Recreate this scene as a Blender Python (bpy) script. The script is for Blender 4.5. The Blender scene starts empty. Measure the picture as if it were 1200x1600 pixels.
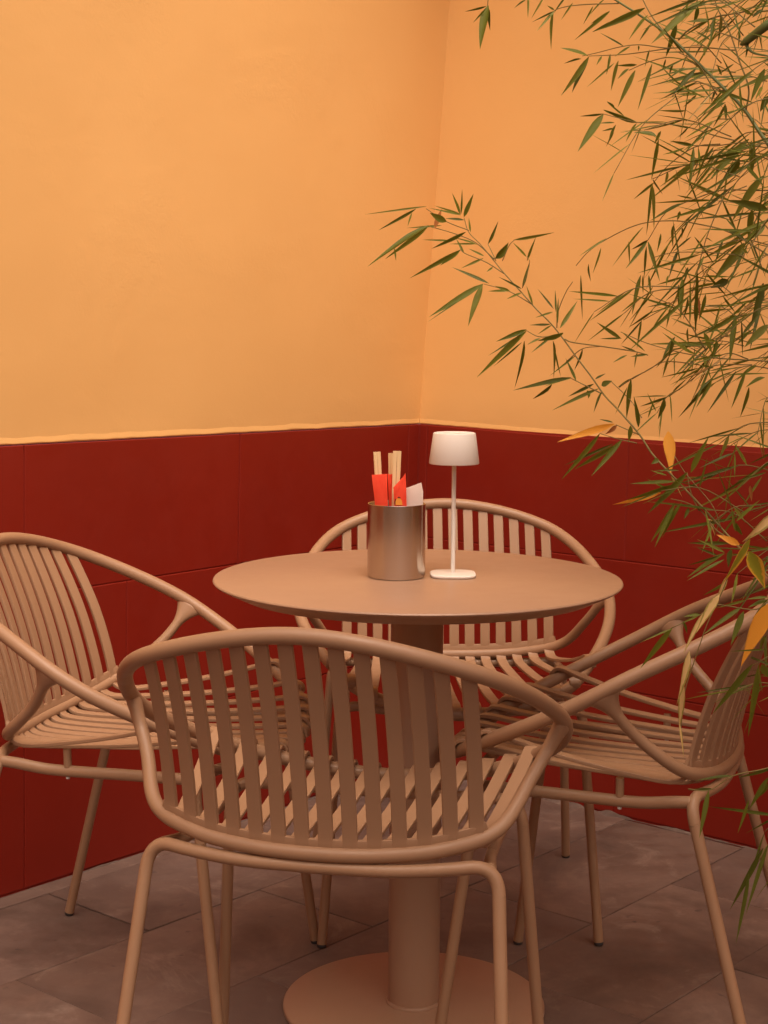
import bpy, bmesh, math, random
from mathutils import Vector, Matrix, noise

random.seed(11)
SC = bpy.context.scene
COL = SC.collection

# ---------------------------------------------------------------- camera, sky, sun, exposure
FOC, PITCH, CAM_H, ROLL = 2576.43, 0.118563, 1.16932, 0.007005
cam_data = bpy.data.cameras.new('camera')
cam = bpy.data.objects.new('camera', cam_data)
COL.objects.link(cam)
cam_data.sensor_fit = 'VERTICAL'
cam_data.sensor_height = 24.0
cam_data.sensor_width = 18.0
cam_data.lens = FOC / 1600 * 24.0
cam_data.clip_start = 0.05
cam_data.clip_end = 500
cam.matrix_world = (Matrix.Translation((0, 0, CAM_H)) @ Matrix.Rotation(math.pi / 2 - PITCH, 4, 'X')
                    @ Matrix.Rotation(ROLL, 4, 'Z'))
SC.camera = cam

SUN_ELEV, SUN_AZ = math.radians(60), math.radians(164)     # azimuth clockwise from +Y
world = bpy.data.worlds.new('World')
SC.world = world
world.use_nodes = True
wn = world.node_tree
wn.nodes.clear()
sky = wn.nodes.new('ShaderNodeTexSky')
sky.sky_type = 'NISHITA'
sky.sun_disc = False
sky.sun_elevation = SUN_ELEV
sky.sun_rotation = SUN_AZ
sky.air_density = 0.5
sky.dust_density = 10.0
sky.ozone_density = 1.0
bg = wn.nodes.new('ShaderNodeBackground')
bg.inputs['Strength'].default_value = 0.075
wo = wn.nodes.new('ShaderNodeOutputWorld')
wn.links.new(sky.outputs[0], bg.inputs[0])
wn.links.new(bg.outputs[0], wo.inputs[0])

sun_data = bpy.data.lights.new('sun', 'SUN')
sun_data.energy = 1.5
sun_data.angle = math.radians(65)
sun_data.color = (1.0, 0.68, 0.42)
sun = bpy.data.objects.new('sun', sun_data)
COL.objects.link(sun)
sdir = Vector((math.sin(SUN_AZ) * math.cos(SUN_ELEV), math.cos(SUN_AZ) * math.cos(SUN_ELEV), math.sin(SUN_ELEV)))
sun.rotation_euler = sdir.to_track_quat('Z', 'Y').to_euler()
sun.location = (0, 0, 6)

SC.view_settings.view_transform = 'Standard'
SC.view_settings.look = 'None'
SC.view_settings.gamma = 1
SC.view_settings.use_curve_mapping = False
SC.view_settings.exposure = 0.94
SC.render.engine = 'CYCLES'
SC.cycles.max_bounces = 8
SC.cycles.diffuse_bounces = 5
SC.cycles.use_denoising = True

# ---------------------------------------------------------------- measuring helpers
CAM_O = Vector((0, 0, CAM_H))


def at(px, py, y):
    """Point at distance y along the view axis of the yard, seen in direction (px, py)."""
    x, v = px - 600, py - 800
    cr, sr = math.cos(ROLL), math.sin(ROLL)
    a = (cr * x + sr * v) / FOC
    b = -(-sr * x + cr * v) / FOC
    c, s = math.cos(PITCH), math.sin(PITCH)
    r = Vector((a, c + b * s, -s + b * c))
    return CAM_O + r * (y / r.y)


# ---------------------------------------------------------------- scene helpers
def link(o):
    COL.objects.link(o)
    return o


def tag(o, label=None, cat=None, group=None, kind=None):
    if label: o['label'] = label
    if cat: o['category'] = cat
    if group: o['group'] = group
    if kind: o['kind'] = kind
    return o


def empty(name, loc=(0, 0, 0), rz=0.0):
    o = bpy.data.objects.new(name, None)
    o.empty_display_size = 0.05
    o.location = loc
    o.rotation_euler = (0, 0, rz)
    return link(o)


def mesh_obj(name, bm, mat, parent=None, smooth=True, sharp=None):
    me = bpy.data.meshes.new(name)
    bmesh.ops.recalc_face_normals(bm, faces=bm.faces[:])
    bm.to_mesh(me)
    bm.free()
    if smooth:
        me.polygons.foreach_set('use_smooth', [True] * len(me.polygons))
        if sharp: me.set_sharp_from_angle(angle=math.radians(sharp))
    if mat: me.materials.append(mat)
    o = bpy.data.objects.new(name, me)
    if parent: o.parent = parent
    return link(o)


def instance(name, me, parent, mtx):
    o = bpy.data.objects.new(name, me)
    if parent: o.parent = parent
    o.matrix_local = mtx
    return link(o)


def copy_tree(o, parent=None):
    c = o.copy()
    COL.objects.link(c)
    if parent: c.parent = parent
    for ch in list(o.children):
        copy_tree(ch, c)
    return c


def spline(P, n=10, closed=False):
    P = [Vector(p) for p in P]
    N = len(P)
    if closed:
        g = lambda i: P[i % N]
        segs = N
    else:
        ext = [2 * P[0] - P[1]] + P + [2 * P[-1] - P[-2]]
        g = lambda i: ext[i + 1]
        segs = N - 1
    out = []
    for i in range(segs):
        p0, p1, p2, p3 = g(i - 1), g(i), g(i + 1), g(i + 2)
        k = lambda a, b: max(1e-6, (b - a).length ** 0.5)
        t0 = 0; t1 = k(p0, p1); t2 = t1 + k(p1, p2); t3 = t2 + k(p2, p3)
        for j in range(n):
            T = t1 + (t2 - t1) * j / n
            A1 = p0 * ((t1 - T) / (t1 - t0)) + p1 * ((T - t0) / (t1 - t0))
            A2 = p1 * ((t2 - T) / (t2 - t1)) + p2 * ((T - t1) / (t2 - t1))
            A3 = p2 * ((t3 - T) / (t3 - t2)) + p3 * ((T - t2) / (t3 - t2))
            B1 = A1 * ((t2 - T) / (t2 - t0)) + A2 * ((T - t0) / (t2 - t0))
            B2 = A2 * ((t3 - T) / (t3 - t1)) + A3 * ((T - t1) / (t3 - t1))
            out.append(B1 * ((t2 - T) / (t2 - t1)) + B2 * ((T - t1) / (t2 - t1)))
    if not closed: out.append(P[-1])
    return out


def frames(path, closed=False, up=None):
    n = len(path)
    T = []
    for i in range(n):
        a = path[(i - 1) % n] if closed or i > 0 else path[i]
        b = path[(i + 1) % n] if closed or i < n - 1 else path[i]
        t = (b - a)
        T.append(t.normalized() if t.length > 1e-9 else Vector((0, 0, 1)))
    u = up or (Vector((0, 0, 1)) if abs(T[0].z) < 0.8 else Vector((1, 0, 0)))
    out = []
    for t in T:
        u = u - t * u.dot(t)
        if u.length < 1e-6: u = t.orthogonal()
        u.normalize()
        out.append((t, u.copy(), t.cross(u)))
    if closed:                                   # close the twist
        t0, u0, _ = out[0]
        t, u, _ = out[-1]
        ul = (u - t0 * u.dot(t0)).normalized()
        ang = math.atan2(t0.dot(ul.cross(u0)), ul.dot(u0))
        fixed = []
        for i, (t, u, v) in enumerate(out):
            q = Matrix.Rotation(ang * i / n, 3, t)
            u2 = q @ u
            fixed.append((t, u2, t.cross(u2)))
        out = fixed
    return out


def tube(bm, path, r, segs=12, closed=False, caps=True, up=None):
    """Sweep a circle or an ellipse; r is a number, a pair (along up, across) or a function of 0..1."""
    fr = frames(path, closed, up)
    n = len(path)
    rings = []
    for i, p in enumerate(path):
        rr = r(i / max(1, n - 1)) if callable(r) else r
        ru, rv = rr if isinstance(rr, tuple) else (rr, rr)
        t, u, v = fr[i]
        rings.append([bm.verts.new(p + u * (ru * math.cos(2 * math.pi * k / segs)) + v * (rv * math.sin(2 * math.pi * k / segs)))
                      for k in range(segs)])
    for i in range(n if closed else n - 1):
        a, b = rings[i], rings[(i + 1) % n]
        for k in range(segs):
            bm.faces.new((a[k], a[(k + 1) % segs], b[(k + 1) % segs], b[k]))
    if caps and not closed:
        bm.faces.new(rings[0][::-1])
        bm.faces.new(rings[-1])


def ribbon(bm, path, width_dirs, w, th, bev=0.0016):
    """Sweep a rounded rectangle; width_dirs gives the width direction at each point."""
    n = len(path)
    rings = []
    for i, p in enumerate(path):
        a = path[max(0, i - 1)]; b = path[min(n - 1, i + 1)]
        t = (b - a).normalized()
        wd = width_dirs[i]
        wd = (wd - t * wd.dot(t)).normalized()
        nd = t.cross(wd)
        ww = w(i / (n - 1)) if callable(w) else w
        x, y, e = ww / 2, th / 2, bev
        sec = [(x - e, y), (x - e * .3, y - e * .3), (x, y - e), (x, -y + e), (x - e * .3, -y + e * .3), (x - e, -y),
               (-x + e, -y), (-x + e * .3, -y + e * .3), (-x, -y + e), (-x, y - e), (-x + e * .3, y - e * .3), (-x + e, y)]
        rings.append([bm.verts.new(p + wd * q[0] + nd * q[1]) for q in sec])
    m = 12
    for i in range(n - 1):
        a, b = rings[i], rings[i + 1]
        for k in range(m):
            bm.faces.new((a[k], a[(k + 1) % m], b[(k + 1) % m], b[k]))
    bm.faces.new(rings[0][::-1])
    bm.faces.new(rings[-1])


def lathe(bm, prof, segs=64, centre=(0, 0), close_top=True, close_bottom=True):
    rings = []
    for r, z in prof:
        rings.append([bm.verts.new((centre[0] + r * math.cos(2 * math.pi * k / segs), centre[1] + r * math.sin(2 * math.pi * k / segs), z))
                      for k in range(segs)])
    for a, b in zip(rings[:-1], rings[1:]):
        for k in range(segs):
            bm.faces.new((a[k], a[(k + 1) % segs], b[(k + 1) % segs], b[k]))
    if close_bottom: bm.faces.new(rings[0][::-1])
    if close_top: bm.faces.new(rings[-1])


def box(bm, lo, hi, mtx=None):
    r = bmesh.ops.create_cube(bm, size=1)
    s = [hi[i] - lo[i] for i in range(3)]
    c = [(hi[i] + lo[i]) / 2 for i in range(3)]
    M = Matrix.Translation(c) @ Matrix.Diagonal((*s, 1))
    if mtx: M = mtx @ M
    bmesh.ops.transform(bm, matrix=M, verts=r['verts'])
    return r['verts']


# ---------------------------------------------------------------- materials
class Mat:
    def __init__(self, name):
        self.m = bpy.data.materials.new(name)
        self.m.use_nodes = True
        self.t = self.m.node_tree
        self.b = self.t.nodes['Principled BSDF']
        self._tc = None

    def n(self, kind, **kw):
        x = self.t.nodes.new(kind)
        for k, v in kw.items(): setattr(x, k, v)
        return x

    def l(self, a, b): self.t.links.new(a, b)

    def coord(self, which='Object'):
        if not self._tc: self._tc = self.n('ShaderNodeTexCoord')
        return self._tc.outputs[which]

    def noise(self, scale, detail=4, rough=.55, dist=0.0, vec=None, stretch=None):
        x = self.n('ShaderNodeTexNoise')
        x.inputs['Scale'].default_value = scale
        x.inputs['Detail'].default_value = detail
        x.inputs['Roughness'].default_value = rough
        x.inputs['Distortion'].default_value = dist
        v = vec or self.coord()
        if stretch:
            mp = self.n('ShaderNodeMapping')
            mp.inputs['Scale'].default_value = stretch
            self.l(v, mp.inputs[0]); v = mp.outputs[0]
        self.l(v, x.inputs['Vector'])
        return x.outputs['Fac']

    def ramp(self, fac, stops):
        x = self.n('ShaderNodeValToRGB')
        e = x.color_ramp.elements
        while len(e) < len(stops): e.new(.5)
        for q, (p, c) in zip(e, stops):
            q.position = p
            q.color = (*c, 1) if not isinstance(c, (int, float)) else (c, c, c, 1)
        self.l(fac, x.inputs[0])
        return x.outputs[0]

    def mix(self, fac, a, b, mode='MIX'):
        x = self.n('ShaderNodeMix', data_type='RGBA', blend_type=mode)
        for sock, v in ((x.inputs[0], fac), (x.inputs[6], a), (x.inputs[7], b)):
            if isinstance(v, (int, float)): sock.default_value = v
            elif isinstance(v, tuple): sock.default_value = (*v, 1)
            else: self.l(v, sock)
        return x.outputs[2]

    def math(self, op, a, b=None):
        x = self.n('ShaderNodeMath', operation=op)
        for sock, v in zip(x.inputs, (a, b)):
            if v is None: continue
            if isinstance(v, (int, float)): sock.default_value = v
            else: self.l(v, sock)
        return x.outputs[0]

    def bump(self, h, strength=.2, dist=.002, normal=None):
        x = self.n('ShaderNodeBump')
        x.inputs['Strength'].default_value = strength
        x.inputs['Distance'].default_value = dist
        self.l(h, x.inputs['Height'])
        if normal: self.l(normal, x.inputs['Normal'])
        return x.outputs[0]

    def set(self, **kw):
        names = dict(color='Base Color', rough='Roughness', metal='Metallic', spec='Specular IOR Level', normal='Normal',
                     aniso='Anisotropic', tangent='Tangent', coat='Coat Weight', coatr='Coat Roughness', sss='Subsurface Weight')
        for k, v in kw.items():
            s = self.b.inputs[names[k]]
            if isinstance(v, tuple): s.default_value = (*v, 1)
            elif isinstance(v, (int, float)): s.default_value = v
            else: self.l(v, s)
        return self


def mat_plaster():
    m = Mat('ochre_plaster')
    big = m.noise(1.3, 4, .6)
    blot = m.noise(6, 5, .65)
    c = m.ramp(big, [(.3, (.775, .45, .160)), (.7, (.815, .485, .18))])
    c = m.mix(m.ramp(blot, [(.45, 0.0), (.8, .22)]), c, (.85, .515, .205))
    fine = m.noise(170, 4, .6)
    patch = m.ramp(m.noise(4.2, 3, .6, .6), [(.5, 0.0), (.64, 1.0)])
    coarse = m.noise(85, 5, .7, .5)
    trowel = m.noise(9, 4, .5, .8, stretch=(1, 1, 2.2))
    n = m.bump(trowel, .06, .006)
    n = m.bump(m.math('MULTIPLY', coarse, patch), .26, .0028, n)
    n = m.bump(fine, .16, .0010, n)
    m.set(color=c, rough=.82, spec=.3, normal=n)
    return m.m


def mat_red_tile():
    m = Mat('oxblood_painted_tile')
    info = m.n('ShaderNodeObjectInfo')
    a = m.noise(3.0, 5, .6)
    c = m.ramp(a, [(.3, (.205, .0120, .0045)), (.7, (.24, .0150, .0058))])
    c = m.mix(m.math('MULTIPLY', info.outputs['Random'], .22), c, (.175, .010, .004))
    speck = m.ramp(m.noise(70, 2, .5), [(.76, 0.0), (.80, .35)])
    c = m.mix(speck, c, (.30, .03, .018))
    r = m.ramp(m.noise(14, 4, .6), [(.3, .42), (.75, .56)])
    n = m.bump(m.noise(7, 3, .5), .08, .004)
    n = m.bump(m.noise(220, 3, .6), .06, .0006, n)
    m.set(color=c, rough=r, spec=.38, normal=n)
    return m.m


def mat_red_grout():
    m = Mat('red_painted_joint')
    m.set(color=(.26, .02, .011), rough=.7, spec=.3, normal=m.bump(m.noise(150, 4, .6), .3, .001))
    return m.m


def mat_floor_tile():
    m = Mat('worn_stone_tile')
    info = m.n('ShaderNodeObjectInfo')
    add = m.n('ShaderNodeVectorMath', operation='ADD')
    geo = m.n('ShaderNodeNewGeometry')
    m.l(geo.outputs['Position'], add.inputs[0])
    cmb = m.n('ShaderNodeCombineXYZ')
    m.l(m.math('MULTIPLY', info.outputs['Random'], 37.0), cmb.inputs[2])
    m.l(cmb.outputs[0], add.inputs[1])
    v = add.outputs[0]
    a = m.noise(3.2, 7, .68, .5, vec=v)
    b = m.noise(13, 6, .7, .4, vec=v)
    c = m.ramp(a, [(.28, (.085, .050, .038)), (.5, (.155, .096, .074)), (.72, (.25, .168, .134))])
    c = m.mix(m.ramp(b, [(.40, 0.0), (.70, .6)]), c, (.175, .115, .092))
    c = m.mix(m.math('MULTIPLY', info.outputs['Random'], .4), c, (.13, .092, .085))
    scuff = m.ramp(m.noise(5, 6, .75, 1.2, vec=v), [(.55, 0.0), (.70, .6)])
    c = m.mix(scuff, c, (.29, .215, .175))
    dark = m.ramp(m.noise(2.1, 5, .7, .8, vec=v), [(.36, .75), (.52, 0.0)])
    c = m.mix(dark, c, (.085, .054, .043))
    spot = m.ramp(m.noise(26, 2, .5, vec=v), [(.24, .75), (.29, 0.0)])
    c = m.mix(spot, c, (.07, .05, .045))
    r = m.ramp(b, [(.3, .5), (.7, .74)])
    n = m.bump(m.noise(40, 6, .7, vec=v), .22, .002)
    n = m.bump(m.noise(6, 4, .6, vec=v), .25, .006, n)
    m.set(color=c, rough=r, spec=.4, normal=n)
    return m.m


def mat_floor_joint():
    m = Mat('cement_joint')
    c = m.ramp(m.noise(9, 5, .7), [(.35, (.09, .060, .049)), (.6, (.145, .10, .082)), (.74, (.27, .20, .165))])
    m.set(color=c, rough=.9, normal=m.bump(m.noise(120, 4, .7), .4, .002))
    return m.m


def mat_ground():
    m = Mat('packed_ground')
    m.set(color=m.ramp(m.noise(2, 6, .6), [(.3, (.11, .09, .075)), (.7, (.2, .165, .14))]), rough=.9)
    return m.m


def mat_paint(name, col, rough=.5, spec=.4, grain=.05, var=.05):
    m = Mat(name)
    a = m.noise(8, 3, .5)
    lo = tuple(x * .985 for x in col); hi = tuple(min(1, x * 1.015) for x in col)
    c = m.ramp(a, [(.3, lo), (.7, hi)])
    scuff = m.ramp(m.noise(30, 5, .7, 1.0), [(.72, 0.0), (.80, .07)])
    c = m.mix(scuff, c, tuple(min(1, x * 1.35) for x in col))
    r = m.ramp(m.noise(25, 3, .6), [(.3, rough - var), (.7, rough + var * 1.6)])
    n = m.bump(m.noise(600, 2, .5), grain, .0004)
    m.set(color=c, rough=r, spec=spec, normal=n)
    return m.m


def mat_steel():
    m = Mat('brushed_steel')
    streak = m.noise(1.0, 5, .7, stretch=(6, 6, 900))
    c = m.ramp(streak, [(.3, (.55, .48, .42)), (.7, (.575, .505, .44))])
    r = .20
    tg = m.n('ShaderNodeTangent', direction_type='RADIAL', axis='Z')
    m.set(color=c, rough=r, metal=1.0, aniso=.92, tangent=tg.outputs[0])
    m.b.inputs['Anisotropic Rotation'].default_value = .25
    return m.m


def mat_wood():
    m = Mat('raw_birch_wood')
    g = m.noise(12, 4, .6, .3, stretch=(8, 8, .6))
    m.set(color=m.ramp(g, [(.3, (.68, .46, .23)), (.7, (.80, .58, .32))]), rough=.6, spec=.3)
    return m.m


def mat_paper(name, col, dark, trans=.25):
    m = Mat(name)
    g = m.noise(40, 4, .6)
    c = m.ramp(g, [(.3, dark), (.7, col)])
    m.set(color=c, rough=.62, spec=.3, normal=m.bump(m.noise(25, 4, .6), .35, .003))
    tr = m.n('ShaderNodeBsdfTranslucent')
    m.l(c, tr.inputs[0])
    mx = m.n('ShaderNodeMixShader')
    mx.inputs[0].default_value = trans
    out = m.t.nodes['Material Output']
    m.l(m.b.outputs[0], mx.inputs[1]); m.l(tr.outputs[0], mx.inputs[2]); m.l(mx.outputs[0], out.inputs[0])
    return m.m


def mat_leaf(name, stops, edge=None, trans=.4, rough=.42):
    m = Mat(name)
    info = m.n('ShaderNodeObjectInfo')
    geo = m.n('ShaderNodeNewGeometry')
    rnd = m.math('FRACT', m.math('ADD', info.outputs['Random'], geo.outputs['Random Per Island']))
    c = m.ramp(rnd, stops)
    uv = m.n('ShaderNodeUVMap')
    sep = m.n('ShaderNodeSeparateXYZ')
    m.l(uv.outputs[0], sep.inputs[0])
    w = m.n('ShaderNodeTexWave', wave_type='BANDS', bands_direction='Y')
    w.inputs['Scale'].default_value = 4.5
    w.inputs['Distortion'].default_value = .6
    m.l(uv.outputs[0], w.inputs['Vector'])
    c = m.mix(m.math('MULTIPLY', w.outputs['Fac'], .25), c, tuple(x * 1.35 for x in stops[-1][1]))
    if edge:
        d = m.math('ABSOLUTE', m.math('SUBTRACT', sep.outputs[1], .5))
        d = m.math('ADD', d, m.math('MULTIPLY', m.math('SUBTRACT', m.noise(9, 3, .6, vec=uv.outputs[0]), .5), .35))
        d = m.math('ADD', d, m.math('MULTIPLY', m.math('SUBTRACT', sep.outputs[0], .5), .22))
        c = m.mix(m.ramp(d, [(edge[1], 0.0), (edge[1] + .12, 1.0)]), c, edge[0])
    m.set(color=c, rough=rough, spec=.35, normal=m.bump(w.outputs['Fac'], .15, .001))
    tr = m.n('ShaderNodeBsdfTranslucent')
    m.l(c, tr.inputs[0])
    mx = m.n('ShaderNodeMixShader')
    mx.inputs[0].default_value = trans
    out = m.t.nodes['Material Output']
    m.l(m.b.outputs[0], mx.inputs[1]); m.l(tr.outputs[0], mx.inputs[2]); m.l(mx.outputs[0], out.inputs[0])
    return m.m


M_PLASTER = mat_plaster()
M_RED = mat_red_tile()
M_GROUT = mat_red_grout()
M_FLOOR = mat_floor_tile()
M_JOINT = mat_floor_joint()
M_GROUND = mat_ground()

M_SHADE_ROOF = mat_paint('shade_roof_bounce_paint', (.72, .46, .28), .7)  # pale warm tone so the added overhead slab bounces light
M_CHAIR = mat_paint('sand_beige_chair_paint', (.345, .20, .115), .42, .42)
M_TABLE = mat_paint('sand_beige_table_paint', (.365, .22, .142), .33, .45, .03, .02)
M_FOOT = mat_paint('dark_grey_plastic', (.05, .045, .045), .6)
M_SCREW = mat_paint('zinc_screw', (.5, .48, .45), .35, .5)
M_LAMP = mat_paint('white_lamp_paint', (.74, .67, .60), .42, .4, .03)
M_STEEL = mat_steel()
M_WOOD = mat_wood()
M_REDPAPER = mat_paper('red_paper', (.95, .10, .045), (.90, .07, .03), .2)
M_NAPKIN = mat_paper('white_napkin_paper', (.92, .80, .73), (.88, .74, .66), .3)
M_INK = mat_paint('black_ink', (.02, .012, .01), .6)
M_GOLD = mat_paint('orange_ink', (.85, .34, .05), .6)
M_LEAF = mat_leaf('bamboo_leaf_green', [(0.0, (.062, .076, .007)), (.35, (.11, .135, .011)), (.7, (.15, .18, .016)), (1.0, (.21, .235, .038))])
M_LEAFY = mat_leaf('dried_yellow_leaf', [(0.0, (.80, .34, .035)), (1.0, (.88, .44, .06))], edge=((.45, .2, .05), .42), trans=.35)
M_LEAFB = mat_leaf('dried_brown_leaf', [(0.0, (.33, .12, .035)), (1.0, (.45, .18, .05))], trans=.3)
M_LEAFP = mat_leaf('withered_pale_leaf', [(0.0, (.66, .46, .18)), (1.0, (.74, .54, .24))], edge=((.36, .30, .07), .25), trans=.3)
M_LEAFM = mat_leaf('green_leaf_with_yellow_margin', [(0.0, (.27, .28, .02)), (1.0, (.30, .30, .03))], edge=((.72, .40, .045), .26), trans=.35)
M_CULM = mat_paint('bamboo_culm_green', (.12, .145, .04), .45, .4)
M_TWIG = mat_paint('bamboo_twig_olive', (.20, .155, .05), .55, .3)

# ---------------------------------------------------------------- ground and floor
K = Vector((0.07160, 4.20315, 0))                 # foot of the wall corner
EL = Vector((-0.644591, -0.764527, 0))            # along the left wall, away from the corner
ER = Vector((0.757962, -0.652299, 0))             # along the right wall


def lr(l, r, z=0.0): return K + EL * l + ER * r + Vector((0, 0, z))


bm = bmesh.new()
s = 300
bm.faces.new([bm.verts.new(p) for p in ((-s, -s, -.03), (s, -s, -.03), (s, s, -.03), (-s, s, -.03))])
tag(mesh_obj('ground', bm, M_GROUND, smooth=False), kind='structure')

FL, FR = 6.4, 6.2
bm = bmesh.new()
bm.faces.new([bm.verts.new(lr(a, b, -.004)) for a, b in ((0, 0), (FL, 0), (FL, FR), (0, FR))])
floor = tag(mesh_obj('floor', bm, M_JOINT, smooth=False), kind='structure')


def slab_mesh(bm, quad, nrm, h, bev, gap):
    """A bevelled slab on a quad (4 corners in order), raised by h along nrm, edges pulled in by gap/2."""
    c = sum(quad, Vector()) / 4
    e1 = (quad[1] - quad[0]).normalized(); e2 = (quad[3] - quad[0]).normalized()
    sg = ((1, 1), (-1, 1), (-1, -1), (1, -1))
    o = [q + e1 * (a * gap / 2) + e2 * (b * gap / 2) for q, (a, b) in zip(quad, sg)]
    i = [q + e1 * (a * bev) + e2 * (b * bev) for q, (a, b) in zip(o, sg)]
    j = [q + e1 * (a * bev * .3) + e2 * (b * bev * .3) for q, (a, b) in zip(o, sg)]
    r0 = [bm.verts.new(q - nrm * .002) for q in o]
    r1 = [bm.verts.new(q + nrm * (h - bev)) for q in o]
    r2 = [bm.verts.new(q + nrm * (h - bev * .3)) for q in j]
    r3 = [bm.verts.new(q + nrm * h) for q in i]
    for a, b in ((r0, r1), (r1, r2), (r2, r3)):
        for k in range(4):
            bm.faces.new((a[k], a[(k + 1) % 4], b[(k + 1) % 4], b[k]))
    bm.faces.new(r3)


rf = random.Random(5)
row = 0
r0 = -0.255
TW, TH = 0.612, 0.3085
while r0 < 4.6:
    off = (.305 if row % 2 == 0 else 0.0) + .008 * max(0, row - 1)
    l0 = off - TW
    while l0 < 4.9:
        a, b = max(0.0, l0), l0 + TW
        c, d = max(0.0, r0), r0 + TH
        if b > .04 and d > .04:
            bm = bmesh.new()
            dz = rf.uniform(-.0008, .0008)
            tl = [rf.uniform(-.0006, .0006) for _ in range(4)]
            q = [lr(a, c, tl[0]), lr(b, c, tl[1]), lr(b, d, tl[2]), lr(a, d, tl[3])]
            slab_mesh(bm, q, Vector((0, 0, 1)), .0005 + dz, .0018, rf.uniform(.0012, .0026))
            # r0 plane sits at -.004 (the joint), the slab top close to 0
            mesh_obj('floor_tile', bm, M_FLOOR, floor, smooth=False)
        l0 += TW
    r0 += TH
    row += 1

# ---------------------------------------------------------------- walls
C1 = Vector((0.08821, 4.20315, 0.89614))          # corner at the top of the tiles
C2 = Vector((0.15430, 4.20315, 1.94613))          # corner higher up: the plaster leans a little
WALL_TOP = 2.75
LEN_L, LEN_R = 5.6, 5.4


def build_wall(side, label):
    e = EL if side < 0 else ER
    up_t = (C1 - K) / C1.z                        # leaning "up", per metre of height
    up_p = (C2 - C1) / (C2.z - C1.z)
    n = e.cross(Vector((0, 0, 1))).normalized()
    if n.dot(-K) < 0: n = -n
    L = LEN_L if side < 0 else LEN_R
    top0 = C1.z
    slope = (.9126 - .8961) / 1.30 if side < 0 else (.8801 - .8961) / 1.03
    def P(u, z, out=0.0):
        tt = top0 + slope * min(u, 1.6)
        if z <= tt: base = K + up_t * z
        else: base = K + up_t * tt + up_p * (z - tt)
        return base + e * u + n * out
    def T(u): return top0 + slope * min(u, 1.6)
    root = empty('courtyard_wall', K)
    tag(root, label, 'wall', kind='thing')
    root_inv = Matrix.Translation(-K)
    def part(name, bm, mat, smooth=False):
        bmesh.ops.transform(bm, matrix=root_inv, verts=bm.verts[:])
        return mesh_obj(name, bm, mat, root, smooth=smooth)
    # tile bed with the painted joints
    bm = bmesh.new()
    f = [bm.verts.new(P(u, z, .0045)) for u, z in ((0, -.02), (L, -.02), (L, T(L) - .001), (0, T(0) - .001))]
    g = [bm.verts.new(P(u, z, -.25)) for u, z in ((0, -.02), (L, -.02), (L, T(L) - .001), (0, T(0) - .001))]
    bm.faces.new(f); bm.faces.new(g[::-1])
    for k in range(4): bm.faces.new((f[k], f[(k + 1) % 4], g[(k + 1) % 4], g[k]))
    part('tile_bed', bm, M_GROUT)
    # the tiles, 60 x 30 cm in running bond
    rr = random.Random(3 if side < 0 else 4)
    rows = [(0.004, .303), (.303, .6075), (.6075, None)]
    for ri, (z0, z1) in enumerate(rows):
        off = (.0495 if side < 0 else .033) if ri != 1 else (.38 if side < 0 else .333)
        u = off - .599
        while u < L:
            a, b = max(.007, u), min(L, u + .599)
            u += .599
            if b - a < .01: continue
            za, zb = (z1, z1) if z1 else (T(a), T(b))
            bm = bmesh.new()
            j = lambda: rr.uniform(-.0005, .0005)
            q = [P(a, z0, j()), P(b, z0, j()), P(b, zb - (0 if z1 else .0005), j()), P(a, za - (0 if z1 else .0005), j())]
            slab_mesh(bm, q, n, .0068 + rr.uniform(-.0004, .0004), .0014, .0024)
            part('wall_tile', bm, M_RED)
    # plaster above the tiles: a slightly wavy sheet with thickness
    bm = bmesh.new()
    nu, nz = 90, 44
    grid = []
    for i in range(nu + 1):
        col = []
        for k in range(nz + 1):
            u = L * (i / nu) ** 1.25
            z = T(u) + (WALL_TOP - T(u)) * k / nz
            p = P(u, z)
            w = noise.noise(Vector((u * 1.7 + 9 * side, z * 1.9, 3))) * .004 + noise.noise(Vector((u * 6, z * 5, 7 * side))) * .0016
            if i == 0: w = 0
            if k == 0: w = -.001
            col.append(bm.verts.new(p + n * (.0015 + w)))
        grid.append(col)
    for i in range(nu):
        for k in range(nz):
            bm.faces.new((grid[i][k], grid[i + 1][k], grid[i + 1][k + 1], grid[i][k + 1]))
    bk = [bm.verts.new(P(u, z, -.25)) for u, z in ((0, T(0)), (L, T(L)), (L, WALL_TOP), (0, WALL_TOP))]
    bm.faces.new([c[-1] for c in grid] + [bk[2], bk[3]])
    bm.faces.new([grid[-1][k] for k in range(nz + 1)] + [bk[2], bk[1]])
    part('plaster', bm, M_PLASTER, smooth=True)
    # rough plaster bead lying on the top edge of the tiles
    bm = bmesh.new()
    N = 260
    ra, rb, rc = [], [], []
    for i in range(N + 1):
        u = .003 + (L - .01) * i / N
        w = noise.noise(Vector((u * 14, 2.0, side))) + .6 * noise.noise(Vector((u * 45, 5.0, side)))
        h = .0030 + .0024 * max(-.9, w)
        o = .0030 + .0006 * noise.noise(Vector((u * 30, 9.0, side)))
        ra.append(bm.verts.new(P(u, T(u) + .0008, o)))
        rb.append(bm.verts.new(P(u, T(u) + .0005 + h * 1.2, o - .0004)))
        rc.append(bm.verts.new(P(u, T(u) + .010 + h * 1.4, .0008)))
    rd = [bm.verts.new(P(.003 + (L - .01) * i / N, T(0) * 0 + T(.003 + (L - .01) * i / N) + .0006, .0)) for i in range(N + 1)]
    for i in range(N):
        for a, b in ((ra, rb), (rb, rc), (rd, ra)):
            bm.faces.new((a[i], a[i + 1], b[i + 1], b[i]))
    part('plaster_bead', bm, M_PLASTER, smooth=True)
    # crumbling mortar along the foot
    bm = bmesh.new()
    N = 420
    A, B, Cc = [], [], []
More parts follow.
